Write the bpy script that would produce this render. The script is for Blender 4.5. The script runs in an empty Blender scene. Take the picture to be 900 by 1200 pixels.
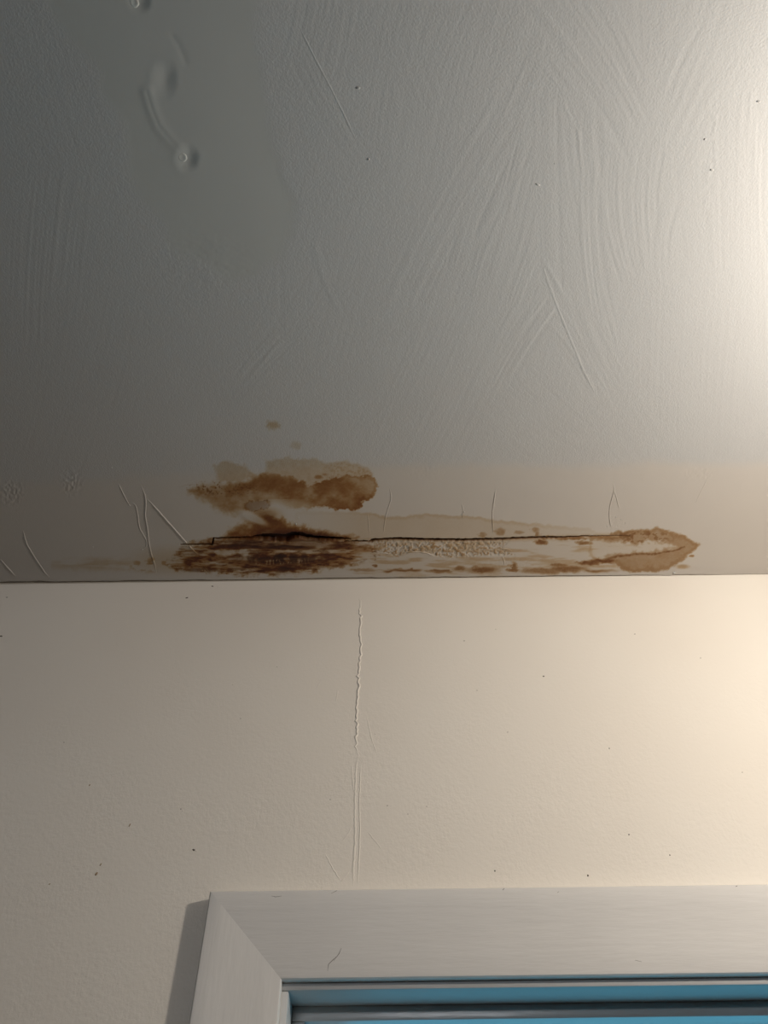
import bpy, bmesh, math
import numpy as np
from mathutils import Matrix, Vector

# ------------------------------------------------------------------ camera, world, exposure
SC = bpy.context.scene
COL = SC.collection
PW, PH, FPX = 900, 1200, 901.0            # photograph frame and focal length in its pixels
PITCH, ROLL = math.radians(50), math.radians(.72)
CAM_Z, WALL_Y, CEIL_Z = 1.6, 0.8, 2.4     # metres; the camera stands at x = y = 0
FW = np.array([0, math.cos(PITCH), math.sin(PITCH)])
UP0 = np.array([0, -math.sin(PITCH), math.cos(PITCH)])
RT0 = np.array([1.0, 0, 0])
RT = RT0*math.cos(ROLL) - UP0*math.sin(ROLL)
UP = UP0*math.cos(ROLL) + RT0*math.sin(ROLL)
cam = bpy.data.cameras.new('camera')
cam.sensor_fit = 'VERTICAL'; cam.sensor_height = 36; cam.lens = 36*FPX/PH
cam.clip_start = .01; cam.clip_end = 200
cam_o = bpy.data.objects.new('camera', cam); COL.objects.link(cam_o)
cam_o.matrix_world = Matrix(((RT[0], UP[0], -FW[0], 0), (RT[1], UP[1], -FW[1], 0), (RT[2], UP[2], -FW[2], CAM_Z), (0, 0, 0, 1)))
SC.camera = cam_o

SC.view_settings.view_transform = 'Standard'
SC.view_settings.look = 'None'
SC.view_settings.exposure = 0.0
SC.view_settings.gamma = 1.0
SC.view_settings.use_curve_mapping = False

SKY = (.15, .64, .94)                      # blue dusk outside the window
SKY_STRENGTH = 1.5
world = bpy.data.worlds.new('dusk'); SC.world = world
world.use_nodes = True
wb = world.node_tree.nodes['Background']
wb.inputs[0].default_value = (*SKY, 1); wb.inputs[1].default_value = SKY_STRENGTH

LAMP = (.675, .21, CAM_Z+.53)               # centre of the glowing bulb
LAMP_R = .03
LAMP_COLOR = (1, .90, .785)
LAMP_POWER = 14.9
# weak fill added high behind the camera, lifts the wall but barely the ceiling
FILL_COLOR = (.96, .96, 1)
FILL_POWER = 9.3
fill = bpy.data.lights.new('high_fill', 'AREA'); fill.shape = 'RECTANGLE'; fill.size = .9; fill.size_y = .12
fill.color = FILL_COLOR; fill.energy = FILL_POWER
fill_o = bpy.data.objects.new('high_fill', fill); COL.objects.link(fill_o)
fill_o.location = (-.5, -2.28, 2.32); fill_o.rotation_euler = (math.radians(90), 0, 0)

# ------------------------------------------------------------------ photo pixel <-> surface
def ray(u, v):
    return (FW + RT*((u-PW/2)/FPX) - UP*((v-PH/2)/FPX))
def on_ceiling(u, v):
    d = ray(u, v); k = (CEIL_Z-CAM_Z)/d[2]
    return d[0]*k, d[1]*k
def on_wall(u, v, y=WALL_Y):
    d = ray(u, v); k = y/d[1]
    return d[0]*k, CAM_Z+d[2]*k
def to_px(x, y, z):
    p = [x, y, z-CAM_Z]
    w = sum(p[i]*FW[i] for i in range(3))
    return PW/2+FPX*sum(p[i]*RT[i] for i in range(3))/w, PH/2-FPX*sum(p[i]*UP[i] for i in range(3))/w

# ------------------------------------------------------------------ numpy noise and shapes
RNG = np.random.default_rng(11)
TAB = RNG.random((256, 256)).astype(np.float32)
def noise(x, y):
    xi = np.floor(x).astype(np.int64); yi = np.floor(y).astype(np.int64)
    fx = x-xi; fy = y-yi
    fx = fx*fx*(3-2*fx); fy = fy*fy*(3-2*fy)
    x0 = xi & 255; x1 = (xi+1) & 255; y0 = yi & 255; y1 = (yi+1) & 255
    return (TAB[x0, y0]*(1-fx)+TAB[x1, y0]*fx)*(1-fy)+(TAB[x0, y1]*(1-fx)+TAB[x1, y1]*fx)*fy
def fbm(x, y, n=4):
    s = 0; a = .5; t = 0
    for i in range(n):
        s = s+a*noise(x+17.3*i, y+31.7*i); t += a; a *= .55; x = x*2.03; y = y*2.03
    return s/t
def sstep(a, b, x):
    t = np.clip((x-a)/(b-a), 0, 1); return t*t*(3-2*t)
def poly_sd(u, v, pts):
    """signed distance to a closed polygon, negative inside"""
    d = np.full(u.shape, 1e9); ins = np.zeros(u.shape, bool)
    n = len(pts)
    for i in range(n):
        (ax, ay), (bx, by) = pts[i], pts[(i+1) % n]
        ex, ey = bx-ax, by-ay
        t = np.clip(((u-ax)*ex+(v-ay)*ey)/(ex*ex+ey*ey+1e-9), 0, 1)
        d = np.minimum(d, np.hypot(u-ax-t*ex, v-ay-t*ey))
        if by != ay:
            ins ^= ((ay > v) != (by > v)) & (u < ex*(v-ay)/(by-ay)+ax)
    return np.where(ins, -d, d)
def line_d(u, v, pts):
    """distance to a polyline and the 0-1 place along it"""
    d = np.full(u.shape, 1e9); s = np.zeros(u.shape)
    L = [0]
    for a, b in zip(pts, pts[1:]): L.append(L[-1]+math.hypot(b[0]-a[0], b[1]-a[1]))
    for i, (a, b) in enumerate(zip(pts, pts[1:])):
        ex, ey = b[0]-a[0], b[1]-a[1]
        t = np.clip(((u-a[0])*ex+(v-a[1])*ey)/(ex*ex+ey*ey+1e-9), 0, 1)
        dd = np.hypot(u-a[0]-t*ex, v-a[1]-t*ey)
        k = dd < d
        d = np.where(k, dd, d); s = np.where(k, (L[i]+t*math.hypot(ex, ey))/L[-1], s)
    return d, s
def ell(u, v, cx, cy, rx, ry, soft=.5):
    r = np.hypot((u-cx)/rx, (v-cy)/ry)
    return 1-sstep(1-soft, 1+soft, r)

# ------------------------------------------------------------------ what the ceiling looks like
STAIN_UPPER = [(222,575),(237,569),(258,567),(287,564),(298,557),(321,554),(339,557),(352,563),(361,570),(370,566),(388,560),(408,557),
               (431,557),(440,560),(441.5,575),(438,582),(428,586),(424,592),(418,597),(402,597),(373,595),(344,597),(324,590),(312,590),(296,600),
               (272,604),(255,599),(235,584)]
HALO_LEFT = [(250,545),(262,541),(275,542),(290,547),(298,556),(285,566),(258,566)]
HALO_TOP = [(311,539),(330,536),(367,537),(385,543),(402,540),(424,546),(436,552),(438,560),(388,562),(362,572),(339,560),(312,560)]
SMEAR = [(268,622),(285,612),(300,604),(312,600),(322,604),(335,612),(352,618),(385,624),(420,629),(418,634),(300,634),(255,633)]
BELOW = [(214,640),(250,634),(300,633),(400,634),(436,638),(452,645),(440,654),(405,662),(345,672),(300,673),(240,669),(205,668),(196,660)]
WASH = [(345,599),(402,599),(420,600),(440,601),(452,606),(470,605),(500,602),(520,603),(560,605),(580,609),(610,612),(640,615),(690,619),
        (705,626),(705,634),(345,634)]
STRIP = [(400,636),(640,632),(735,630),(760,650),(725,664),(690,670),(560,676),(430,676),(390,660)]
TAIL = [(690,629),(713,627),(725,623),(743,621),(761,621),(770,618),(779,620),(790,624),(804,628),(813,634),(823,637.5),(814,645),(806,652),
        (797,659),(786,665),(774,669),(757,669.5),(741,671),(729,667),(722,661),(700,659),(690,652)]
LENS = [(672,634),(700,632),(735,634),(748,637),(760,632),(775,634),(792,640),(785,643),(762,647),(745,648),(722,650),(690,656),(672,652)]
CRACK_A = [(250,631),(275,630),(296,629.5),(312,629),(325,630),(335,630),(343,627),(350,626.5),(358,628.5),(372,630.5),(390,631),(410,631.5)]
CRACK_B = [(436,633),(460,631.5),(500,632.5),(540,633),(580,632),(620,630.5),(660,629.5),(700,628.3),(738,628)]
CRACK_THIN = [(404,634),(436,634.5)]
CRACK_LEFT = [(212,638),(249,638),(250,631)]
PLASTER = [(437,633),(560,635),(596,634),(588,643),(602,650),(560,651),(548,652),(526,654),(511,651),(499,647.5),(472,647.5),(466,653),(459,650),(438,647)]
SMOOTH_PATCH = [(60,0),(290,-20),(302,60),(312,140),(330,200),(348,245),(330,300),(300,325),(262,330),(205,290),(160,225),(138,150),(112,80),(70,30)]

def band_mask(u, v):
    """1 on the warmer, smoother strip of paint along the wall"""
    edge = np.interp(u, [0, 150, 300, 430, 600, 900], [568, 560, 552, 545, 548, 543])
    return sstep(-9, 7, v-edge+10*(fbm(u*.03, v*.03+5, 3)-.5))*np.interp(u, [0, 200, 420], [.55, .7, 1])
def patch_mask(u, v):
    w = 26*(fbm(u*.02, v*.02, 3)-.5)
    return 1-sstep(-10, 9, poly_sd(u, v, SMOOTH_PATCH)+w)

def pigment(u, v):
    """brown (water stain) and dark (deepest parts of the stain, and the cracks) densities on the ceiling, by photo pixel"""
    brown = np.zeros(u.shape); dark = np.zeros(u.shape)
    m = (u > 60) & (u < 860) & (v > 480) & (v < 690)
    if not m.any(): return brown, dark
    x, y = u[m], v[m]
    n1 = fbm(x*.045, y*.06, 5); n2 = fbm(x*.16+9, y*.16, 4); n3 = fbm(x*.5+40, y*.5, 3)
    hs = fbm(x*.035+70, y*.22, 4)                              # streaks along the wall
    wob = 9*(n2-.5)+4*(n3-.5)
    b = np.zeros(x.shape); d = np.zeros(x.shape)
    def over(a, k): return np.maximum(a, k)
    # upper stain: crisp towards the right, feathered towards the left
    sd = poly_sd(x, y, STAIN_UPPER)+wob
    soft = np.interp(x, [225, 300, 345, 400], [11, 7, 4, 1.3])
    a = 1-sstep(-soft, soft*.6, sd)
    low = sstep(583, 604, y)*(1-sstep(320, 352, x))            # fades out downwards on the left
    t = a*(1-.28*low)*(.62+1.0*sstep(.25, .75, n1)+.45*(n2-.5))
    rim = np.exp(-((sd+2.2)/2.0)**2)*sstep(330, 380, x)
    b = over(b, t*.98+.28*rim*a)
    b *= 1-.75*ell(x, y, 331+6*(n2-.5), 594, 30, 9, .7)*(y > 585)
    # pale rubbed places inside it
    b *= 1-.62*ell(x+9*(n2-.5), y+5*(n3-.5), 314, 583, 15, 6, .8)
    b *= 1-.55*ell(x+14*(n2-.5), y+6*(n3-.5), 362, 575, 7, 11, .8)
    # faint halos
    sd = poly_sd(x, y, HALO_LEFT)+wob*.8; b = over(b, .34*(1-sstep(-3, 2.5, sd))*(.7+.6*n1))
    sd = poly_sd(x, y, HALO_TOP)+wob*.9; b = over(b, (.30+.25*sstep(.45, .75, n3)*sstep(365, 400, x))*(1-sstep(-3, 2.5, sd))*(.6+.8*n2))
    b = over(b, .45*ell(x+8*(n3-.5), y+6*(n2-.5), 320, 498, 7, 5.5, .5))
    b = over(b, .22*ell(x+8*(n3-.5), y+6*(n2-.5), 347, 522, 6, 4.5, .5))
    for cx, cy, rx, ry, k in [(373,559,5,2.4,1.1),(381,556,3,1.5,.8),(250,571,4,2,.9),(262,574,3,2,.8),(243,574,2.5,1.5,.8),(401,551,3,1.6,.5),(412,553,3,1.4,.5)]:
        b = over(b, k*ell(x+3*(n3-.5), y, cx, cy, rx, ry, .5))
    q = ell(x, y, 262, 573, 34, 7, .7)*sstep(.58, .68, fbm(x*.42+15, y*.5, 3)); b = over(b, 1.3*q); d = over(d, .5*q)
    # smear between the upper stain and the crack
    sd = poly_sd(x, y, SMEAR)+wob
    a = 1-sstep(-7, 5, sd)
    b = over(b, a*(.6+1.3*sstep(.3, .65, n1)+.5*sstep(614, 630, y)))
    d = over(d, 1.0*a*sstep(616, 630, y)*sstep(292, 312, x)*(1-sstep(375, 415, x)))
    b = over(b, .8*ell(x+10*(n2-.5), y+6*(n2-.5), 308, 606, 17, 9, .8)); d = over(d, .35*ell(x+10*(n2-.5), y+6*(n2-.5), 311, 609, 12, 7, .8))
    # loose grey flake and the pale scrape under it
    fx = x+12*(n2-.5)+6*(n3-.5)+.5*(y-592); fy = y+9*(n2-.5)+5*(n3-.5)
    k = ell(fx, fy, 301, 592, 12.5, 6.5, .25)
    b = b*(1-.5*k); ring = np.exp(-((np.hypot((fx-301)/13, (fy-592)/7)-1)/.16)**2)
    b += .5*ring*(n2 > .42); d += .55*ring*(n3 > .5)*(x > 297); d = over(d, .38*k)
    sl = (y-606)-(x-295)*.42
    k = ell(x, sl+606, 297, 606, 17, 5.5, .4); b *= 1-.88*k; d *= 1-.8*k
    # under the crack, left
    sd = poly_sd(x, y, BELOW)+wob*1.1
    a = 1-sstep(-6, 5, sd)
    hs2 = fbm(x*.10+30, y*.42+12, 4)
    core = (.42+1.55*sstep(.33, .62, hs))*(.62+.75*sstep(.3, .65, hs2))
    b = over(b, a*core*np.interp(x, [200, 235, 400, 450], [.55, 1, .9, .35]))
    dk = ell(x+26*(n1-.5), y+7*(n2-.5), 332, 655.5, 46, 6, .7)
    d = over(d, 1.25*dk*(.35+1.0*sstep(.3, .6, n2)))
    d = over(d, 1.15*ell(x, y+5*(n2-.5), 335, 637, 70, 6, .8)*(.5+.8*sstep(.4, .6, hs)))
    d = over(d, .30*a*np.interp(x, [200, 240, 390, 440], [.4, 1, 1, 0])*(.2+1.5*sstep(.42, .62, hs2)))
    d = over(d, .9*sstep(.60, .68, fbm(x*.33+60, y*.5, 3))*a*sstep(.45, .6, hs2))
    d = over(d, .9*ell(x, y+4*(n2-.5), 334, 668, 10, 3, .6)+.6*ell(x, y+4*(n2-.5), 350, 664, 26, 3.2, .7)*(n2 > .45))
    d = over(d, .7*ell(x+8*(n2-.5), y, 238, 668, 20, 2.4, .6)*(n2 > .4))
    for cx, cy, rx, ry, k in [(266,647,10,4.2,.85),(285,647,7,3.6,.8),(255,646,4,2.5,.7),(333,646,15,2.2,.62),(251,660,18,2,.6),(322,648,8,1.5,.5)]:
        q = ell(x+7*(n3-.5), y+4*(n2-.5), cx, cy, rx, ry, .45)*k
        b *= 1-q; d *= 1-q
    tk = sstep(.1, .6, np.sin(x*1.5+9*n2))*ell(x+8*(n2-.5), y+7*(n2-.5), 330, 658, 32, 4, .5)*sstep(.4, .6, fbm(x*.12+50, y*.3, 3))
    b *= 1-.55*tk; d *= 1-.7*tk                                # threads of the tape showing pale
    # spatter to the left
    k = ell(x, y, 180, 661, 26, 8, .8)*sstep(.48, .68, fbm(x*.13+3, y*.2, 4)); b = over(b, .85*k)
    b = over(b, .30*ell(x, y+5*(n2-.5), 120, 661, 62, 6, .8)*sstep(.35, .7, hs))
    b = over(b, .25*ell(x, y, 205, 657, 40, 12, .9))
    # pale wash above the crack with a tide line
    sd = poly_sd(x, y, WASH)+wob*.45
    a = 1-sstep(-1.2, 1.2, sd)
    f = np.interp(x, [345, 425, 600, 705], [0, .19, .15, .07])
    b = over(b, a*f*(.8+.4*n1)); b = over(b, a*.16*np.exp(-((sd+2)/2.2)**2)*np.interp(x, [400, 440, 600, 700], [.3, 1, 1, .2])+a*f*.9)
    # strip under the crack, right
    sd = poly_sd(x, y, STRIP)+wob*.6
    a = 1-sstep(-4, 4, sd)
    b = over(b, a*(.05+.38*sstep(.44, .72, hs)))
    wav = 668+3.2*(fbm(x*.04+2, x*0+4, 3)-.5)*2
    k = np.exp(-((y-wav)/1.5)**2)*sstep(420, 450, x)*(1-sstep(690, 735, x))*sstep(.36, .52, fbm(x*.05+21, x*0, 3))
    b = over(b, 1.1*k); d = over(d, .28*k)
    for cx, cy, rx, ry, k in [(566,668,16,4,1.2),(538,666,8,2.4,.9),(516,670,14,2,.8),(602,664,4,5,1.0),(600,668,7,2,1.0),(636,669,24,3.5,.8),(665,667,22,4,1.0),
                              (655,662,10,2,.9),(690,659,14,2.6,1.4),(708,657,14,2.2,1.4),(634,635,6,2.8,1.3),(628,621,4,3,.6),(586,623,7,4,.6),(566,627,5,3,.55),(608,624,6,2,.5),
                              (630,627,3,4,.7),(660,631,9,2,.9),(676,631,12,1.8,1.0),(684,636,8,2,1.0),(645,630,18,2,.9),(482,667,2.5,1.6,1.0),(440,663,2.5,1.5,1.1),(393,663,5,2,1.3),
                              (425,668,14,2,.5),(468,668,12,1.6,.5)]:
        q = ell(x+8*(n2-.5)+4*(n3-.5), y+4*(n2-.5), cx, cy, rx, ry, .55)
        b = over(b, k*q*(.7+.6*n3)); d = over(d, .22*k*q)
    # tail at the right
    sd = poly_sd(x, y, TAIL)+wob*.55
    a = 1-sstep(-1.6, 1.4, sd)
    ln = 1-sstep(-3.5, 2.5, poly_sd(x, y, LENS)+wob*.9)
    tb = a*(.5+.5*(n1-.5)+.25*(n2-.5))*(1-.8*ln)
    b = over(b, tb); d = over(d, .17*a*(1-ln))
    b += a*.25*np.exp(-((sd+2.5)/2.2)**2)
    dd, s = line_d(x, y+3*(n2-.5), [(684,659),(700,658),(722,652.5),(745,649.5),(768,649),(788,645.5),(802,641)])
    k = np.exp(-(dd/np.interp(s, [0, .4, 1], [2.2, 2.0, 1.6]))**2)*(.55+.7*n3)
    b = over(b, 1.15*k); d = over(d, .42*k)
    dd, s = line_d(x, y+2*(n2-.5), [(690,629),(712,630),(728,631),(742,635)])
    k = np.exp(-(dd/1.4)**2); b = over(b, .9*k*(.5+n3))
    k = a*sstep(.5, .62, fbm(x*.25+8, y*.35, 3))*ell(x, y, 752, 629, 32, 7, .7); b += .5*k; d += .18*k
    b = over(b, 1.0*ell(x+3*(n3-.5), y, 811, 651.5, 3, 1.3, .4)); b = over(b, .55*ell(x+3*(n3-.5), y, 800, 664, 7, 2.4, .6))
    # exposed rough plaster
    k = 1-sstep(-1.5, 1.5, poly_sd(x, y, PLASTER)+wob*.3)
    b = over(b, k*.75*sstep(.5, .68, n3)*(.5+.8*n1)); b = b*(1-.35*k*(n3 < .45))
    # the cracks themselves
    w, dp = crack_shape(x, y)
    d = np.maximum(d, np.interp(x, [540, 640, 700, 735], [1.9, 1.3, .8, .2])*w); b = np.maximum(b, .9*w)
    dd, s = line_d(x, y, CRACK_B); k = np.exp(-(dd/3.0)**2)*.45*(n2 > .4); b = over(b, k)
    brown[m] = b; dark[m] = d
    return brown, dark

def crack_shape(x, y):
    """(0-1 inside the crack, depth factor)"""
    j = 1.3*(fbm(x*.35, y*0+2, 3)-.5)
    w = np.zeros(x.shape)
    for pts, ws in ((CRACK_A, [(0,.5),(.28,.75),(.34,2.5),(.48,3.5),(.62,2.9),(.7,2.7),(.8,1.8),(.92,1.3),(1,.3)]),
                    (CRACK_B, [(0,1.2),(.1,1.35),(.3,1.25),(.5,1.1),(.75,.8),(.86,.45),(.95,.2),(1,.02)]),
                    (CRACK_THIN, [(0,.35),(.5,.6),(1,.6)]), (CRACK_LEFT, [(0,.25),(.5,.5),(1,.5)])):
        d, s = line_d(x, y+j, pts)
        hw = np.interp(s, [q[0] for q in ws], [q[1] for q in ws])*(.8+.5*fbm(x*.22+5, y*0+7, 2))
        end = 1.0
        w = np.maximum(w, 1-sstep(hw*.75, hw*1.15+.35, d))
    return w, w

# brush strokes: x0, y0, x1, y1, width, bow, strength (photo pixels)
STROKES = [(648,-20,560,330,150,8,.7),(520,-20,470,240,150,6,.55),(600,250,470,560,170,-10,.45),(430,160,350,420,140,5,.35),(300,420,380,300,70,4,.4),
 (770,-20,790,330,150,6,.45),(850,-20,760,200,120,-6,.45),(870,100,872,420,80,4,.6),(800,300,790,560,200,3,.35),(700,330,640,560,140,6,.35),
 (70,190,52,420,110,4,.85),(120,320,60,560,130,-6,.35),(30,20,90,200,120,4,.35),
 (372,-15,345,90,60,-4,.9),(405,0,380,120,40,-4,.7),(350,60,425,190,46,5,.8),(345,20,418,170,6,4,1.3),
 (470,40,505,130,60,3,.6),(540,-10,500,100,70,3,.6),(640,60,540,330,70,7,1.0),(600,120,470,360,60,7,.8),(618,170,560,290,30,4,1.5),(622,130,590,260,22,3,1.3),
 (628,-15,742,160,70,-8,1.2),(690,-20,752,108,34,-3,1.4),(640,60,735,215,54,-7,1.0),(655,100,690,300,60,4,.9),(660,110,715,210,26,4,1.0),
 (640,100,650,420,36,3,.7),(683,130,712,300,56,8,.9),(692,190,712,420,30,10,1.5),(700,215,722,400,16,8,1.3),(728,170,742,330,40,12,1.3),(765,170,770,330,40,10,1.2),
 (790,230,780,340,34,8,.8),(886,100,884,240,16,3,1.6),(896,120,892,300,16,3,1.4),(826,20,775,130,40,6,.8),(862,60,800,160,30,5,.8),
 (626,290,588,400,22,3,1.3),(652,345,582,458,30,3,1.5),(612,350,575,420,40,3,.9),(640,360,610,405,16,1,1.4),
 (633,300,700,466,7,-9,2.2),(640,375,702,470,34,-6,1.2),(650,340,728,460,40,-6,.9),(682,400,722,462,24,-3,1.0),(668,330,712,440,30,4,.8),
 (366,290,380,345,10,1,1.3),(372,280,405,375,16,3,1.0),(345,385,280,455,34,3,1.0),(330,395,300,432,14,2,1.3),(330,310,332,400,14,3,.8),
 (560,470,660,540,70,4,.4),(700,450,760,545,90,4,.4),(600,430,700,520,60,4,.5)]

def brush(u, v):
    """millimetres of brush-mark relief"""
    h = np.zeros(u.shape); cov = np.zeros(u.shape)
    r = np.random.default_rng(5)
    for (x0, y0, x1, y1, w, bow, k) in STROKES:
        L = math.hypot(x1-x0, y1-y0); tx, ty = (x1-x0)/L, (y1-y0)/L
        R = L/2+w/2+abs(bow)+8
        mx, my = (x0+x1)/2, (y0+y1)/2
        seed = r.random()*200
        m = (np.abs(u-mx) < R) & (np.abs(v-my) < R)
        x, y = u[m]-x0, v[m]-y0
        s = (x*tx+y*ty)/L
        t = -x*ty+y*tx
        t = t-bow*4*s*(1-s)
        tt = t*(1+.18*(s-.5))
        prof = (noise(tt/3.6+seed, s*1.2+seed)-.5)*1.0+(noise(tt/2.1+seed*2, s*2+3)-.5)*.75+(noise(tt/9+seed, s*.8)-.5)*.7
        e = 14/L
        jag = .10*(noise(t/3.1+seed, s*0)-.5)
        a = sstep(0, e+.05, s+jag)*(1-sstep(1-e-.05, 1, s+jag))*(1-sstep(.36, .5, np.abs(t)/w))
        edge = np.exp(-((np.abs(t)/w-.47)/.03)**2)*.35*a
        hh = h[m]; cc = cov[m]
        hh = hh*(1-.75*a)+k*(prof*a+edge)
        h[m] = hh; cov[m] = np.maximum(cc, a)
    return h*.165

DENTS = [(192,93,11,17,1.5),(219,186,10,12,1.9),(163,0,10,12,1.6)]
def relief(u, v):
    """millimetres the ceiling stands proud (towards the room) of its plane"""
    band = band_mask(u, v); patch = patch_mask(u, v)
    h = brush(u, v)*(1-band)*(1-patch)
    h += .9*(fbm(u*.006, v*.006, 3)-.5)*(1-band)                       # long undulation
    h += -.22*patch + .5*patch*(fbm(u*.012+8, v*.012, 2)-.5)
    for cx, cy, rx, ry, k in DENTS:
        r = np.hypot((u-cx)/rx, (v-cy)/ry); h += -k*np.exp(-r**2*1.1)*(.75+.35*np.clip((u-cx)/rx,-1,1))+.10*k*np.exp(-((r-1.5)/.4)**2)
    d, s = line_d(u, v, [(172,108),(178,128),(186,148),(200,165),(210,176)]); h += .55*np.exp(-((d-3)/5)**2)*(u > 0)*(1-.6*s)
    d, s = line_d(u, v, [(202,42),(210,55),(218,74)]); h += -.25*np.exp(-(d/3.5)**2)
    # rough places
    for cx, cy, rx, ry, k, sx, sy in [(12,577,14,13,.8,.5,.35),(84,565,12,13,.8,.5,.35),(235,312,60,40,.16,.16,.34),(836,140,5,30,.25,.4,.25),(832,200,6,24,.3,.4,.25),(829,245,4,20,.3,.4,.25),
                                     (820,556,16,8,.25,.5,.4),(500,553,20,8,.15,.4,.4),(722,616,13,9,.3,.6,.6),(300,560,60,8,.15,.4,.4),(600,660,26,9,.3,.5,.5)]:
        a = ell(u, v, cx, cy, rx, ry, .7); m = a > 0
        h[m] += a[m]*k*(fbm(u[m]*sx, v[m]*sy, 3)-.5)*2
    m = (v > 540) & (v < 700)
    if m.any():
        x, y = u[m], v[m]
        n3 = fbm(x*.5+40, y*.5, 3)
        g = np.zeros(x.shape)
        # the strip of jointing paper under the crack stands a little proud, with a torn upper lip
        lip = np.interp(x, [200, 250, 300, 410, 437, 700, 740], [0, .6, 1.1, .7, .5, .35, 0])
        yc = np.interp(x, [212, 249, 251, 296, 335, 350, 372, 410, 436, 500, 540, 620, 700, 740], [638, 638, 631, 629.5, 630, 626.5, 630.5, 631.5, 633, 632.5, 633, 630.5, 628.3, 628])
        g += lip*sstep(0, 2.5, y-yc)*(1-sstep(16, 42, y-yc))
        g += .7*sstep(668, 681, y)                                       # old filler in the corner
        g += .35*(fbm(x*.02, y*.18, 3)-.5)*sstep(640, 660, y)
        p = 1-sstep(-1.2, 1.2, poly_sd(x, y, PLASTER)+2*(n3-.5))
        g += p*(-.45+2.4*(n3-.5)*(.5+fbm(x*.1, y*.1, 2)))
        k = ell(x+3*(n3-.5)+.5*(y-592), y+4*(n3-.5), 301, 592, 13, 7, .3); g += .25*k         # loose flake
        k = ell(x, y-(x-295)*.42, 297, 606, 17, 6, .4); g += .4*k
        w, dp = crack_shape(x, y)
        g = g*(1-w)-w*np.interp(x, [560, 700], [7.0, 2.2])
        h[m] += g
    return h

# ------------------------------------------------------------------ node helpers and materials
class NT:
    def __init__(s, name):
        s.m = bpy.data.materials.new(name); s.m.use_nodes = True
        s.t = s.m.node_tree; s.t.nodes.clear()
        s.out = s.n('ShaderNodeOutputMaterial'); s.b = s.n('ShaderNodeBsdfPrincipled')
        s.l(s.b.outputs[0], s.out.inputs[0])
    def n(s, typ, **k):
        n = s.t.nodes.new(typ)
        for a, b in k.items(): setattr(n, a, b)
        return n
    def l(s, a, b): s.t.links.new(a, b)
    def put(s, v, sock):
        if hasattr(v, 'links'): s.l(v, sock)
        else: sock.default_value = v
    def math(s, op, a, b=0.0, clamp=False):
        n = s.n('ShaderNodeMath', operation=op, use_clamp=clamp)
        s.put(a, n.inputs[0]); s.put(b, n.inputs[1]); return n.outputs[0]
    def mix(s, f, a, b):
        n = s.n('ShaderNodeMix', data_type='RGBA')
        s.put(f, n.inputs['Factor']); s.put(a, n.inputs[6]); s.put(b, n.inputs[7]); return n.outputs[2]
    def coord(s, scale=(1, 1, 1)):
        c = s.n('ShaderNodeTexCoord'); m = s.n('ShaderNodeMapping'); m.inputs['Scale'].default_value = scale
        s.l(c.outputs['Object'], m.inputs[0]); return m.outputs[0]
    def noise(s, vec, scale, detail=4, rough=.55):
        n = s.n('ShaderNodeTexNoise'); s.l(vec, n.inputs['Vector'])
        n.inputs['Scale'].default_value = scale; n.inputs['Detail'].default_value = detail; n.inputs['Roughness'].default_value = rough
        return n.outputs['Fac']
    def ramp(s, f, lo, hi):
        n = s.n('ShaderNodeMapRange'); s.put(f, n.inputs[0]); n.inputs[1].default_value = lo; n.inputs[2].default_value = hi
        return n.outputs[0]
    def bump(s, h, dist, strength=1.0):
        n = s.n('ShaderNodeBump'); s.put(h, n.inputs['Height']); n.inputs['Distance'].default_value = dist; s.put(strength, n.inputs['Strength'])
        s.l(n.outputs[0], s.b.inputs['Normal'])
    def set(s, rough=.6, spec=.5, base=None):
        s.b.inputs['Roughness'].default_value = rough; s.b.inputs['Specular IOR Level'].default_value = spec
        if base is not None: s.put(base if hasattr(base, 'links') else (*base, 1), s.b.inputs['Base Color'])

GREY, CREAM, OLIVE = (.505, .505, .50), (.55, .515, .475), (.49, .495, .475)
def ceiling_material():
    t = NT('ceiling_paint')
    at = t.n('ShaderNodeAttribute', attribute_name='pigment'); sp = t.n('ShaderNodeSeparateColor'); t.l(at.outputs['Color'], sp.inputs[0])
    brown, dark, band = sp.outputs
    pa = t.n('ShaderNodeAttribute', attribute_name='patch').outputs['Fac']
    co = t.coord()
    base = t.mix(band, (*GREY, 1), (*CREAM, 1)); base = t.mix(pa, base, (*OLIVE, 1))
    mott = t.noise(co, 9, 3)
    base = t.mix(t.ramp(mott, .3, .75), base, t.mix(.12, base, (.46, .43, .43, 1)))
    fine = t.noise(co, 240, 4)
    brown = t.math('MULTIPLY', brown, t.math('ADD', .75, t.math('MULTIPLY', fine, .5)))
    bs = t.n('ShaderNodeSeparateColor'); t.l(base, bs.inputs[0]); cb = t.n('ShaderNodeCombineColor')
    for i, (kb, kd) in enumerate(((.56, 1.15), (1.06, 1.55), (1.85, 1.95))):
        e = t.math('ADD', t.math('MULTIPLY', brown, -kb), t.math('MULTIPLY', dark, -kd))
        t.l(t.math('MULTIPLY', bs.outputs[i], t.math('EXPONENT', e)), cb.inputs[i])
    t.set(.55, .3, cb.outputs[0])
    keep = t.math('SUBTRACT', 1, t.math('MAXIMUM', t.math('MULTIPLY', band, .82), t.math('MULTIPLY', pa, .9)))
    h = t.math('ADD', t.noise(co, 480, 3, .6), t.math('MULTIPLY', t.noise(co, 150, 2), .5))
    t.bump(h, .0010, t.math('MULTIPLY', keep, .36))
    return t.m
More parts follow.
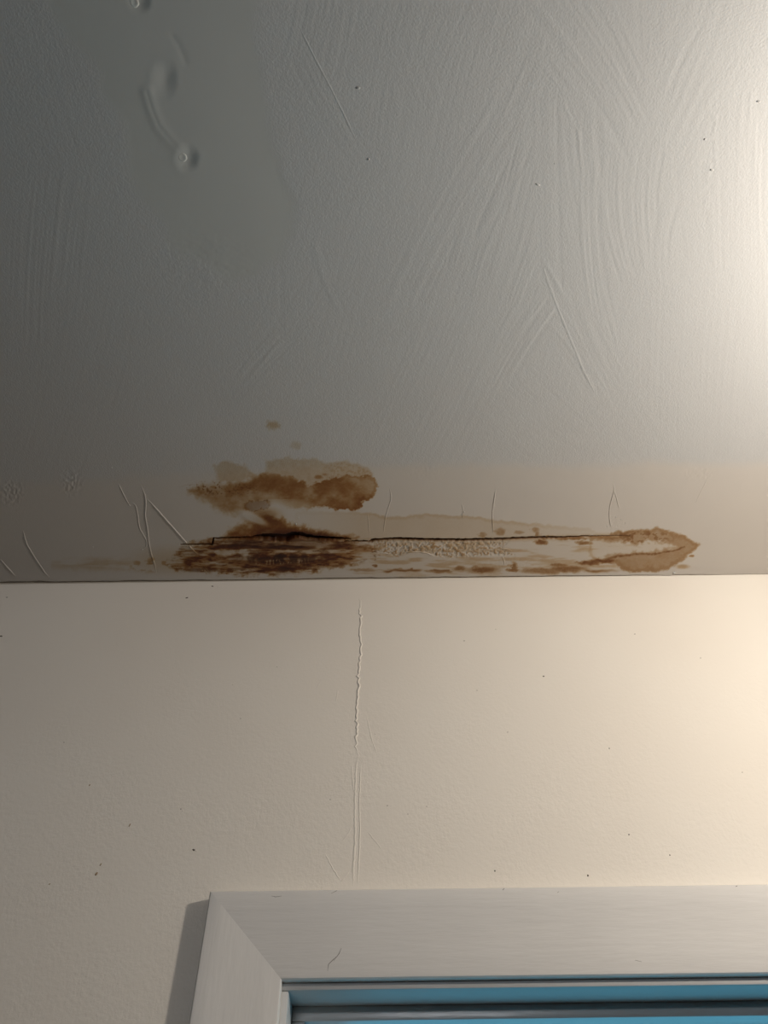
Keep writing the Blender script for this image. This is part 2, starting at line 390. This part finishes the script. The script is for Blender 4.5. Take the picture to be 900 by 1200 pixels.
def wall_material():
    t = NT('wall_paint'); co = t.coord()
    big = t.noise(co, 2.6, 3)
    base = t.mix(t.ramp(big, .3, .7), (.79, .735, .655, 1), (.82, .775, .70, 1))
    t.set(.6, .15, base)
    tex = t.noise(co, 14, 2)
    h = t.math('ADD', t.noise(co, 190, 4, .6), t.math('MULTIPLY', t.noise(t.coord((1, 1, .45)), 420, 2), .4))
    h = t.math('ADD', h, t.math('MULTIPLY', t.noise(co, 45, 3), .8))
    sx = t.n('ShaderNodeSeparateXYZ'); t.l(co, sx.inputs[0])        # rolled paint below, brushed smooth along the top
    low = t.math('ADD', .12, t.math('MULTIPLY', t.ramp(sx.outputs[2], 2.33, 2.05), .9))
    t.bump(h, .0014, t.math('MULTIPLY', t.math('MULTIPLY', t.ramp(tex, .15, .7), low), .5))
    return t.m
def wood_paint(name, stretch, base=(.715, .695, .665), rough=.65):
    t = NT(name); co = t.coord(stretch)
    n = t.noise(co, 60, 4, .6)
    t.set(rough, .5, t.mix(t.ramp(t.noise(t.coord(), 11, 3), .3, .7), (*base, 1), (base[0]*.95, base[1]*.95, base[2]*.95, 1)))
    h = t.math('ADD', n, t.math('MULTIPLY', t.noise(co, 170, 3), .6))
    t.bump(h, .0012, .38)
    return t.m
def plain(name, base, rough=.6, spec=.4, metal=0):
    t = NT(name); t.set(rough, spec, t.mix(t.noise(t.coord(), 30, 3), (*[c*.93 for c in base], 1), (*base, 1))); t.b.inputs['Metallic'].default_value = metal
    return t.m
def glow(name, color, strength):
    t = NT(name); e = t.n('ShaderNodeEmission'); e.inputs[0].default_value = (*color, 1); e.inputs[1].default_value = strength
    tr = t.n('ShaderNodeBsdfTransparent'); ad = t.n('ShaderNodeAddShader')
    t.l(e.outputs[0], ad.inputs[0]); t.l(tr.outputs[0], ad.inputs[1]); t.l(ad.outputs[0], t.out.inputs[0]); t.t.nodes.remove(t.b); return t.m
def glass_mat():
    t = NT('window_glass'); tr = t.n('ShaderNodeBsdfTransparent'); gl = t.n('ShaderNodeBsdfGlossy'); gl.inputs['Roughness'].default_value = .02
    lw = t.n('ShaderNodeLayerWeight'); lw.inputs[0].default_value = .5; mx = t.n('ShaderNodeMixShader')
    tr.inputs[0].default_value = (.93, .96, .96, 1)
    t.l(t.math('ADD', .04, t.math('MULTIPLY', t.math('POWER', lw.outputs['Facing'], 5), .9)), mx.inputs[0]); t.l(tr.outputs[0], mx.inputs[1]); t.l(gl.outputs[0], mx.inputs[2]); t.l(mx.outputs[0], t.out.inputs[0])
    t.t.nodes.remove(t.b); return t.m

M_CEIL = ceiling_material(); M_WALL = wall_material()
M_HORI = wood_paint('trim_paint_horizontal', (.12, 1, 1)); M_VERT = wood_paint('trim_paint_vertical', (1, 1, .12))
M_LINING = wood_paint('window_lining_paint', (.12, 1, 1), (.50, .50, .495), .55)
M_FRAME = wood_paint('window_gloss_paint', (.12, 1, 1), (.62, .62, .61), .27)
M_FRAMEV = wood_paint('window_gloss_paint_upright', (1, 1, .12), (.62, .62, .61), .22)
M_FRAME.node_tree.nodes['Principled BSDF'].inputs['Specular IOR Level'].default_value = .75
M_SPECK = plain('dirt', (.10, .08, .06)); M_RUST = plain('rust_dirt', (.36, .26, .15)); M_NIB = plain('paint_crumb', (.50, .495, .48), .7, .2)
M_HAIR = plain('dark_paint_split', (.22, .2, .18)); M_NAIL = plain('painted_nail', (.60, .60, .57))

# ------------------------------------------------------------------ object helpers
def link(name, me, mat, parent=None):
    o = bpy.data.objects.new(name, me); COL.objects.link(o)
    if mat: me.materials.append(mat)
    if parent: o.parent = parent
    return o
def tag(o, label=None, cat=None, kind=None, group=None):
    for k, v in (('label', label), ('category', cat), ('kind', kind), ('group', group)):
        if v: o[k] = v
    return o
def mesh(name, verts, faces, smooth=True):
    me = bpy.data.meshes.new(name); me.from_pydata([tuple(map(float, p)) for p in verts], [], faces)
    if smooth: me.polygons.foreach_set('use_smooth', [True]*len(me.polygons))
    me.update(); return me
def grid_mesh(name, P, keep=None):
    """P: rows x cols x 3 array -> quad grid"""
    r, c, _ = P.shape
    i = np.arange(r*c).reshape(r, c)
    q = np.stack([i[:-1, :-1], i[:-1, 1:], i[1:, 1:], i[1:, :-1]], -1).reshape(-1, 4)
    if keep is not None: q = q[keep.reshape(-1)]
    me = bpy.data.meshes.new(name)
    me.vertices.add(r*c); me.vertices.foreach_set('co', P.reshape(-1).astype(np.float32))
    me.loops.add(len(q)*4); me.loops.foreach_set('vertex_index', q.reshape(-1).astype(np.int32))
    me.polygons.add(len(q)); me.polygons.foreach_set('loop_start', np.arange(0, len(q)*4, 4, dtype=np.int32))
    me.polygons.foreach_set('use_smooth', np.ones(len(q), bool))
    me.update(calc_edges=True); me.validate(); return me
def box(name, lo, hi, mat, parent=None, bevel=0.0, seg=2):
    bm = bmesh.new(); bmesh.ops.create_cube(bm, size=1)
    for v in bm.verts: v.co = Vector([lo[i]+(v.co[i]+.5)*(hi[i]-lo[i]) for i in range(3)])
    if bevel: bmesh.ops.bevel(bm, geom=bm.edges[:], offset=bevel, segments=seg, affect='EDGES', profile=.5)
    me = bpy.data.meshes.new(name); bm.to_mesh(me); bm.free()
    if bevel:
        for p in me.polygons: p.use_smooth = True
        me.set_sharp_from_angle(angle=math.radians(40))
    return link(name, me, mat, parent)
def put_pigment(me, u, v, X=None):
    b, d = pigment(u, v); band = band_mask(u, v); pa = patch_mask(u, v)
    c = np.stack([b, d, band, np.ones_like(b)], -1).astype(np.float32)
    a = me.attributes.new('pigment', 'FLOAT_COLOR', 'POINT'); a.data.foreach_set('color', c.reshape(-1))
    a = me.attributes.new('patch', 'FLOAT', 'POINT'); a.data.foreach_set('value', pa.astype(np.float32))

# ------------------------------------------------------------------ the room shell
RX0, RX1, RY0 = -2.4, 2.4, -2.4          # the rest of the small room
BACK = 7                                  # rows that fold up into the corner joint

def axis(parts):
    out = []
    for a, b, s in parts:
        n = max(1, round((b-a)/s)); out += [a+(b-a)*i/n for i in range(n)]
    return np.array(out+[parts[-1][1]])
xs = axis([(RX0, -.8, .1), (-.8, -.6, .02), (-.6, .6, .0010), (.6, .8, .02), (.8, RX1, .1)])
ys = axis([(RY0, -.1, .1), (-.1, .04, .02), (.04, .58, .0014), (.58, .7972, .00085)])
X, Y = np.meshgrid(xs, ys)
Yc = np.maximum(Y, .02)
U, V = to_px(X, Yc, np.full_like(X, CEIL_Z))
inside = (np.abs(X) < .62) & (Y > .03)
H = np.zeros_like(X); H[inside] = relief(U[inside], V[inside])
fade = sstep(.61, .58, np.abs(X))*sstep(.03, .06, Y)
P = np.stack([X, Y, CEIL_Z-H*.001*fade], -1)
# ragged lower edge: slide the last rows so that the joint with the wall opens and closes
gap_u = [0, 200, 300, 420, 560, 700, 775, 785, 792, 800, 822, 832, 900]
gap_w = [.0056, .0044, .0034, .0046, .0040, .0030, .0018, .0002, .0022, .0026, .0024, .0010, .0009]
edge_u = to_px(xs, np.full_like(xs, WALL_Y), np.full_like(xs, CEIL_Z))[0]
gw = np.interp(edge_u, gap_u, gap_w)*(.75+.6*fbm(edge_u*.06, edge_u*0+3, 4))
t = sstep(.775, .7972, Y)
P[..., 1] += t*((WALL_Y-gw)[None, :]-.7972)
last = P[-1].copy()
f1 = last.copy(); f1[:, 1] += .0004; f1[:, 2] += .0008
f2 = last.copy(); f2[:, 1] += .0004; f2[:, 2] = CEIL_Z+.008
f3 = last.copy(); f3[:, 1] = WALL_Y+.004; f3[:, 2] = CEIL_Z+.010
P = np.concatenate([P, f1[None], f2[None], f3[None]], 0)
me = grid_mesh('ceiling', P[:, ::-1])     # flipped so normals face down
ceiling = link('ceiling', me, M_CEIL)
tag(ceiling, 'grey brush-marked ceiling with brown water stains and a long crack by the wall', 'ceiling', 'structure')
Uf = np.concatenate([U, U[-1:], U[-1:], U[-1:]], 0)[:, ::-1].reshape(-1); Vf = np.concatenate([V, V[-1:], V[-1:], V[-1:]], 0)[:, ::-1].reshape(-1)
Uf = np.clip(Uf, -4000, 5000); Vf = np.clip(Vf, -4000, 700)
put_pigment(me, Uf, Vf)

# window opening in the wall (inner edge of the casing)
WX0, WX1, WZ1, WZ0 = -.1005, .74, CAM_Z+.2685, .78
ox0, ox1, oz0, oz1 = WX0-.012, WX1+.012, WZ0-.02, WZ1+.012
wx = axis([(RX0, ox0, .05), (ox0, ox1, .05), (ox1, RX1, .05)]); wz = axis([(0, oz0, .05), (oz0, oz1, .05), (oz1, CEIL_Z+.014, .04)])
WX, WZ = np.meshgrid(wx, wz)
cx = (wx[:-1]+wx[1:])/2; cz = (wz[:-1]+wz[1:])/2
CX, CZ = np.meshgrid(cx, cz)
keep = ~((CX > ox0) & (CX < ox1) & (CZ > oz0) & (CZ < oz1))
me = grid_mesh('wall_back', np.stack([WX, np.full_like(WX, WALL_Y), WZ], -1), keep)
wall = link('wall_back', me, M_WALL)
tag(wall, 'cream painted wall above the window with a ragged vertical paint seam', 'wall', 'structure')

def plane(name, pts, mat, label, cat):
    o = link(name, mesh(name, pts, [(0, 1, 2, 3)], False), mat); return tag(o, label, cat, 'structure')
M_SIDE = plain('side_wall_paint', (.10, .10, .097)); M_FLOOR = plain('floor_boards', (.055, .05, .045))
plane('wall_left', [(RX0, WALL_Y, 0), (RX0, RY0, 0), (RX0, RY0, CEIL_Z+.02), (RX0, WALL_Y, CEIL_Z+.02)], M_SIDE, 'plain dark grey wall to the left of the window wall', 'wall')
plane('wall_right', [(RX1, RY0, 0), (RX1, WALL_Y, 0), (RX1, WALL_Y, CEIL_Z+.02), (RX1, RY0, CEIL_Z+.02)], M_SIDE, 'plain dark grey wall to the right beyond the lamp', 'wall')
plane('wall_front', [(RX0, RY0, 0), (RX1, RY0, 0), (RX1, RY0, CEIL_Z+.02), (RX0, RY0, CEIL_Z+.02)], M_SIDE, 'plain dark grey wall facing the window wall', 'wall')
plane('floor', [(RX0, RY0, 0), (RX1, RY0, 0), (RX1, WALL_Y+.2, 0), (RX0, WALL_Y+.2, 0)], M_FLOOR, 'dark floor of the small room', 'floor')

# ------------------------------------------------------------------ ridges, flakes and crumbs on the ceiling and the wall
def ridge(name, pts, width, height, parent, mat, where='ceiling', ragged=0.0, seed=0, taper=True, label=None):
    """a raised wrinkle of paint along a polyline given in photo pixels; width and height in metres"""
    r = np.random.default_rng(seed)
    d = []
    for a, b in zip(pts, pts[1:]):
        n = max(1, int(math.hypot(b[0]-a[0], b[1]-a[1])/2.5))
        d += [(a[0]+(b[0]-a[0])*i/n, a[1]+(b[1]-a[1])*i/n) for i in range(n)]
    d.append(pts[-1]); d = np.array(d, float)
    k = np.array([.25, .5, .25])
    for _ in range(2):
        d[1:-1] = d[:-2]*.25+d[1:-1]*.5+d[2:]*.25
    if ragged: d[1:-1, 0] += r.normal(0, ragged, len(d)-2)
    if where == 'ceiling':
        x, y = on_ceiling_v(d[:, 0], d[:, 1]); base = relief(d[:, 0], np.minimum(d[:, 1], 677))*.001
        q = np.stack([x, y], -1)
    else:
        x, z = on_wall_v(d[:, 0], d[:, 1]); q = np.stack([x, z], -1); base = np.zeros(len(d))
    tg = np.gradient(q, axis=0); tg /= np.linalg.norm(tg, axis=1)[:, None]; nr = np.stack([-tg[:, 1], tg[:, 0]], -1)
    s = np.linspace(0, 1, len(d))
    prof = [(-1, -.25), (-.72, .35), (-.3, .92), (.1, 1), (.5, .7), (.8, .25), (1, -.25)]
    amp = (np.minimum(1, np.minimum(s, 1-s)*7) if taper else np.ones(len(s)))*(.75+.5*r.random(len(s)))
    wv = width*(.35+.65*np.minimum(1, np.minimum(s, 1-s)*9))*(.8+.4*r.random(len(s)))
    V, F = [], []
    for i in range(len(d)):
        for (o, hh) in prof:
            p = q[i]+nr[i]*o*wv[i]/2; hgt = base[i]+hh*height*max(amp[i], .08)
            V.append((p[0], p[1], CEIL_Z-hgt) if where == 'ceiling' else (p[0], WALL_Y-hgt, p[1]))
    m = len(prof)
    for i in range(len(d)-1):
        for j in range(m-1):
            F.append((i*m+j, i*m+j+1, (i+1)*m+j+1, (i+1)*m+j))
    me = mesh(name, V, F)
    bm = bmesh.new(); bm.from_mesh(me); bmesh.ops.recalc_face_normals(bm, faces=bm.faces); 
    fz = sum((f.normal.z if where == 'ceiling' else f.normal.y) for f in bm.faces)
    if fz > 0: bmesh.ops.reverse_faces(bm, faces=bm.faces)
    bm.to_mesh(me); bm.free()
    o = link(name, me, mat, parent)
    if where == 'ceiling': put_pigment(me, np.repeat(d[:, 0], m), np.repeat(d[:, 1], m))
    if label: o['label'] = label
    return o
def on_ceiling_v(u, v):
    p = np.array([on_ceiling(a, b) for a, b in zip(u, v)]); return p[:, 0], p[:, 1]
def on_wall_v(u, v):
    p = np.array([on_wall(a, b) for a, b in zip(u, v)]); return p[:, 0], p[:, 1]

WRINKLES = [([(0,655),(8,664),(18,675)],2.2,.9),([(27,622),(31,637),(40,652),(48,664),(54,673),(59,677)],2.2,.9),
 ([(139,567),(146,582),(151,591)],2.0,.6),([(151,590),(158,589),(161,600),(163,618),(168,627),(172,633),(172,641),(167,644)],2.2,.6),
 ([(165,568),(170,580),(171,590),(170,605),(173,620),(174,634),(177,648),(181,660),(184,674)],2.3,.8),([(172,584),(185,598),(200,615),(215,632),(226,644),(236,653)],2.6,1.1),
 ([(456,570),(459,583),(452,605),(449,627)],1.5,.45),([(431,602),(433,627)],1.4,.3),([(541,590),(543,596),(542,608)],1.6,.5),([(581,573),(577,600),(578,625)],1.8,.6),
 ([(719,566),(720,575),(715,592),(714,602),(715,613),(718,621)],1.8,.6),([(720,575),(723,585),(726,597)],1.5,.5),([(830,560),(822,575),(815,590)],1.4,.25),
 ([(437,646.5),(448,647.5),(459,649.5)],2.2,.8),([(471,647),(485,646.5),(499,647),(504,650),(512,650.8)],2.4,.9),([(586,642.5),(596,643),(600,646)],2.0,.7),([(588,650),(592,660),(591,662)],1.8,.7),
 ([(290,626.5),(297,628.5),(307,631)],2.2,.8),([(370,631.5),(377,634),(383,637)],2.2,.9),([(238,662),(246,672)],1.6,.5)]
for i, (pts, w, h) in enumerate(WRINKLES):
    ridge('paint_wrinkle', pts, w*.001, h*.001, ceiling, M_CEIL, seed=i)
ridge('paint_crest', [(634,305),(642,330),(654,362),(668,396),(684,435),(699,464)], .0034, .0002, ceiling, M_CEIL, seed=40)
ridge('paint_crest', [(350,30),(368,66),(385,98),(402,132),(418,166)], .0022, .00016, ceiling, M_CEIL, seed=41)

# ragged seam down the wall, then the two thin lines it splits into
ridge('paint_seam', [(422,697),(423,712),(421,722),(424,730),(421,742),(423,755),(422,770),(420,790),(421,805),(418,820),(418,840),(419,855),(417,872),(420,888)], .0032, .0011, wall, M_WALL, 'wall', .75, 3)
ridge('paint_seam', [(419,884),(417,905),(416,930),(416,960),(416,990),(414,1015),(414,1039)], .0028, .0005, wall, M_WALL, 'wall', .25, 4)
ridge('paint_seam', [(423,890),(422,915),(421,945),(422,970),(421,1000),(419,1039)], .0018, .00048, wall, M_WALL, 'wall', .2, 5)
for i, pts in enumerate([[(430,840),(435,865),(442,885)],[(381,1000),(390,1018),(399,1032)],[(399,1034),(410,1021)],[(431,975),(440,986),(447,995)],[(401,985),(408,978),(411,970)],
                         [(371,807),(376,799)],[(412,895),(413,915),(415,930)],[(394,822),(396,808)]]):
    ridge('paint_wrinkle', pts, .0018, .00032, wall, M_WALL, 'wall', .2, 60+i)

def crumbs(name, items, mat, parent, where):
    """tiny blobs, too small to pick apart, joined; items: u, v, radius in pixels, stretch, angle"""
    bm = bmesh.new(); r = np.random.default_rng(8)
    sz = .8
    for (u, v, rad, st, an) in items:
        if where == 'ceiling': x, y = on_ceiling(u, v); c = Vector((x, y, CEIL_Z-float(relief(np.array([float(u)]), np.array([float(v)]))[0])*.001)); mm = .00095
        else: x, z = on_wall(u, v); c = Vector((x, WALL_Y, z)); mm = .00095
        a = rad*mm*sz; g = bmesh.ops.create_icosphere(bm, subdivisions=2, radius=1)['verts']
        for p in g:
            k = 1+.35*(r.random()-.5); X, Yy, Z = p.co*k
            e, f2_ = X*a*st, Yy*a
            e, f2_ = e*math.cos(an)-f2_*math.sin(an), e*math.sin(an)+f2_*math.cos(an)
            p.co = c+(Vector((e, f2_, Z*a*.85)) if where == 'ceiling' else Vector((e, Z*a*.4, f2_)))
    me = bpy.data.meshes.new(name); bm.to_mesh(me); bm.free()
    me.polygons.foreach_set('use_smooth', [True]*len(me.polygons))
    o = link(name, me, mat, parent); o['kind'] = 'stuff'; return o
crumbs('paint_crumbs', [(420,103,1.6,1.6,.1),(432,186.5,1.6,1,0),(630,216,1.5,2.2,.3),(826,163,1.3,1,0),(834,199,1.6,1.8,.3),(889,119,1.4,2,.1),(347,614,1.7,1,0),(350,607,1.1,1,0),(544,600,1.4,1,0),
                        (541,603,1.2,1,0),(467,630,1.4,1.5,.3),(492,631,1.5,1.6,.3),(524,633,1.3,1.6,.3),(790,671,2.2,1.6,.3),(109,641,1.2,1,0),(167,644,1.4,1,0),(152,592,1.3,1,0),(131,548,1,1,0),
                        (722,606,1.2,1,0),(728,609,1.1,1,0),(712,617,1,1,0),(733,613,1,1,0),(650,192,.9,1,0),(548,430,.8,1,0)], M_NIB, ceiling, 'ceiling')
crumbs('dirt_specks', [(637,792.5,1.3,1.3,.2),(580,1020.5,1.1,1,0),(737,978,1,1,0),(714,877,.9,1,0),(785,1002,.9,1,0),(689,1026,1.2,1.3,1.2),(559,809,.7,1,0),(595,858,.7,1,0),(870,905,.7,1,0),
                       (219,700.5,1.4,1.8,.4),(1,745.5,1.5,2,0),(227,996,1.3,1.6,-.4),(387,937,.7,1,0),(454,944,.7,1,0),(249,687,1.2,2,-.3),(212,948,.8,1,0),(282,842,.7,1,0),(75,870,.7,1,0),(8,700,.9,2,0),(821,771,.6,2,0),
                       (744,743,.6,2,.2),(544,751,.6,3,0),(500,945,.6,1,0),(478,954,.6,1,0)], M_SPECK, wall, 'wall')
crumbs('paint_crumbs', [(256,688,1.4,1,0),(347,717,1.3,1,0),(333,692,1,1,0),(230,997,1.2,1,0),(581,737,1.6,1,0),(76,737,.8,1,0),(7,751,1,1,0),(214,950,1,1,0),(325,781,1.6,1,0),(440,860,1,1,0),(744,779,.8,1,0),(273,802,1,1.5,.8)], M_WALL, wall, 'wall')
crumbs('rust_specks', [(113,1024,1.7,1.6,1.2),(118,1013,.9,2.6,1.3),(105,920,1.0,1.6,1.2),(152,967,.9,3,1.3),(58,1036,.7,2,.6)], M_RUST, wall, 'wall')

def nail(u, v, r):
    x, y = on_ceiling(u, v); h = float(relief(np.array([float(u)]), np.array([float(v)]))[0])*.001
    bm = bmesh.new()
    rings = [(r, -.0004), (r*.97, .0003), (r*.8, .0006), (r*.55, .0005), (r*.3, .0003), (.0003, .0003)]
    vs = [[bm.verts.new((x+q*math.cos(a*math.pi/8)*(1+.06*math.sin(a*2.1)), y+q*math.sin(a*math.pi/8), CEIL_Z-h-z)) for a in range(16)] for q, z in rings]
    for A, B in zip(vs, vs[1:]):
        for i in range(16): bm.faces.new((A[i], B[i], B[(i+1) % 16], A[(i+1) % 16]))
    bm.faces.new(vs[-1])
    bmesh.ops.recalc_face_normals(bm, faces=bm.faces)
    me = bpy.data.meshes.new('nail_head'); bm.to_mesh(me); bm.free(); me.polygons.foreach_set('use_smooth', [True]*len(me.polygons))
    return link('nail_head', me, M_NAIL, ceiling)
nail(213.5, 184.5, .0045)
nail(157, 3, .0040)

# ------------------------------------------------------------------ the window
win = bpy.data.objects.new('window_1', None); COL.objects.link(win); win.location = ((WX0+WX1)/2, WALL_Y, WZ0)
tag(win, 'white painted window frame with wide mitred casing and blue dusk light on its glossy head', 'window', 'structure')
bpy.context.view_layer.update()
def adopt(o):
    o.parent = win; o.matrix_parent_inverse = win.matrix_world.inverted(); return o
CW = .0785
PROFILE = [(0, 0), (0, .0080), (.0012, .0096), (.003, .0101), (.02, .0121), (.04, .0145), (.06, .0169), (.074, .0185), (.0768, .0180), (.0783, .0160), (CW, .013), (CW, 0)]
def casing(name, side, mat):
    """profile swept between mitred ends: o = distance out from the opening, t = thickness off the wall"""
    V, F = [], []
    N = 24
    for i in range(N+1):
        s = i/N
        for (o, th) in PROFILE:
            y = WALL_Y-th
            if side == 'head': V.append(((WX0-o)+(WX1-WX0+2*o)*s, y, WZ1+o))
            elif side == 'left': V.append((WX0-o, y, WZ0+(WZ1+o-WZ0)*s))
            else: V.append((WX1+o, y, WZ0+(WZ1+o-WZ0)*s))
    m = len(PROFILE)
    for i in range(N):
        for j in range(m-1): F.append((i*m+j, i*m+j+1, (i+1)*m+j+1, (i+1)*m+j))
    F.append(tuple(range(m))); F.append(tuple(N*m+j for j in range(m)))
    me = mesh(name, V, F)
    bm = bmesh.new(); bm.from_mesh(me); bmesh.ops.recalc_face_normals(bm, faces=bm.faces); bm.to_mesh(me); bm.free()
    me.set_sharp_from_angle(angle=math.radians(35))
    return adopt(link(name, me, mat))
head = casing('head_casing', 'head', M_HORI)
casing('side_casing', 'left', M_VERT); casing('side_casing', 'right', M_VERT)
REV, LD = .0065, .19                      # lining shows a narrow edge inside the casing, and runs back through the wall
LX0, LX1, LZ1 = WX0+REV, WX1-REV, WZ1-REV
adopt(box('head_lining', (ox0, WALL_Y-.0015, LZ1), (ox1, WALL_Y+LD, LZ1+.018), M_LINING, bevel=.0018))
adopt(box('side_lining', (LX0-.018, WALL_Y-.001, WZ0), (LX0, WALL_Y+LD, LZ1), M_FRAMEV, bevel=.0018))
adopt(box('side_lining', (LX1, WALL_Y-.001, WZ0), (LX1+.018, WALL_Y+LD, LZ1), M_FRAMEV, bevel=.0018))
SY0, SY1, ST = WALL_Y+.040, WALL_Y+.110, .0128
adopt(box('stop_bead', (LX0, SY0, LZ1-ST), (LX1, SY1, LZ1), M_FRAME, bevel=.0012))
adopt(box('stop_bead', (LX0, SY0, WZ0), (LX0+ST, SY1, LZ1-ST), M_FRAMEV, bevel=.0012))
adopt(box('stop_bead', (LX1-ST, SY0, WZ0), (LX1, SY1, LZ1-ST), M_FRAMEV, bevel=.0012))
# sash behind the stop bead
GX0, GX1, GZ0, GZ1 = LX0+.034, LX1-.034, WZ0+.06, LZ1-.034
sash = adopt(box('sash_rail', (LX0+.002, SY1, GZ1), (LX1-.002, SY1+.04, LZ1-.002), M_FRAME, bevel=.002))
adopt(box('sash_rail', (LX0+.002, SY1, WZ0+.004), (LX1-.002, SY1+.04, GZ0), M_FRAME, bevel=.002))
adopt(box('sash_stile', (LX0+.002, SY1, GZ0), (GX0, SY1+.04, GZ1), M_FRAMEV, bevel=.002))
adopt(box('sash_stile', (GX1, SY1, GZ0), (LX1-.002, SY1+.04, GZ1), M_FRAMEV, bevel=.002))
adopt(box('glass_pane', (GX0-.006, SY1+.018, GZ0-.006), (GX1+.006, SY1+.022, GZ1+.006), glass_mat()))
adopt(box('sill', (WX0-CW-.02, WALL_Y-.045, WZ0-.028), (WX1+CW+.02, WALL_Y+LD, WZ0), M_HORI, bevel=.004))
# fine splits in the paint of the head casing
def hair(pts, w):
    q = []
    for (u, v) in pts:
        o_ = .012
        for _ in range(6):                # meet the sloping face of the casing
            x, z = on_wall(u, v, WALL_Y-o_); o_ = float(np.interp(z-WZ1, [p[0] for p in PROFILE[3:8]], [p[1] for p in PROFILE[3:8]]))
        q.append((x, WALL_Y-o_, z))
    V, F = [], []
    for i, p in enumerate(q):
        a = q[max(0, i-1)]; b = q[min(len(q)-1, i+1)]
        t = Vector((b[0]-a[0], 0, b[2]-a[2])).normalized(); n = Vector((-t.z, 0, t.x)); k = w*(.35 if i in (0, len(q)-1) else 1)
        for o, h in ((-1, -.0002), (0, .0003), (1, -.0002)): V.append((p[0]+n.x*o*k/2, p[1]-h, p[2]+n.z*o*k/2))
    for i in range(len(q)-1):
        for j in (0, 1): F.append((i*3+j, i*3+j+1, i*3+4+j, i*3+3+j))
    o = adopt(link('paint_split', mesh('paint_split', V, F), M_HAIR)); o['label'] = 'dark hairline split in the paint'; return o
hair([(384,1138),(385,1130),(390,1125),(394,1121)], .0011)
hair([(391,1126),(397,1118),(400,1111)], .0011)
hair([(388,1047),(395,1043.5)], .0009)
hair([(318,1050),(323,1051),(330,1050)], .0008)
hair([(744,1125),(752,1127)], .0010)
hair([(589,1043),(591,1041)], .0016); hair([(653,1046),(655,1045)], .0014); hair([(862,1039),(864,1038)], .0016)

# ------------------------------------------------------------------ the lamp that lights the room (out of the picture, to the right)
lamp = bpy.data.objects.new('pendant_lamp', None); COL.objects.link(lamp); lamp.location = (LAMP[0], LAMP[1], CEIL_Z)
tag(lamp, 'bare glowing bulb hanging on a short cord from the ceiling', 'lamp')
bpy.context.view_layer.update()
def lathe(name, prof, mat, n=20):
    V = [(r*math.cos(2*math.pi*i/n), r*math.sin(2*math.pi*i/n), z) for r, z in prof for i in range(n)]
    F = [(k*n+i, k*n+(i+1) % n, (k+1)*n+(i+1) % n, (k+1)*n+i) for k in range(len(prof)-1) for i in range(n)]
    me = mesh(name, V, F); bm = bmesh.new(); bm.from_mesh(me); bmesh.ops.remove_doubles(bm, verts=bm.verts, dist=1e-5); bmesh.ops.recalc_face_normals(bm, faces=bm.faces); bm.to_mesh(me); bm.free()
    o = link(name, me, mat, lamp); return o
M_PLASTIC = plain('white_plastic', (.75, .74, .7), .35)
lz = LAMP[2]-CEIL_Z
lathe('ceiling_rose', [(0, 0), (.045, 0), (.045, -.008), (.036, -.018), (.012, -.024), (0, -.024)], M_PLASTIC)
lathe('cord', [(.003, -.022), (.003, lz+.085)], M_PLASTIC, 8)
lathe('lamp_holder', [(0, lz+.088), (.008, lz+.088), (.017, lz+.08), (.018, lz+.045), (.015, lz+.04), (0, lz+.04)], M_PLASTIC)
lathe('bulb', [(0.0001, lz+.042), (.012, lz+.04), (.014, lz+.028)]+[(LAMP_R*math.sin(a), lz+LAMP_R*math.cos(a)) for a in np.linspace(.55, math.pi-.001, 12)], glow('glowing_bulb', LAMP_COLOR, 4), 20)
bl = bpy.data.lights.new('bulb_light', 'POINT'); bl.color = LAMP_COLOR; bl.energy = LAMP_POWER; bl.shadow_soft_size = LAMP_R*.85
bo = bpy.data.objects.new('bulb_light', bl); COL.objects.link(bo); bo.parent = lamp; bo.location = (0, 0, lz)
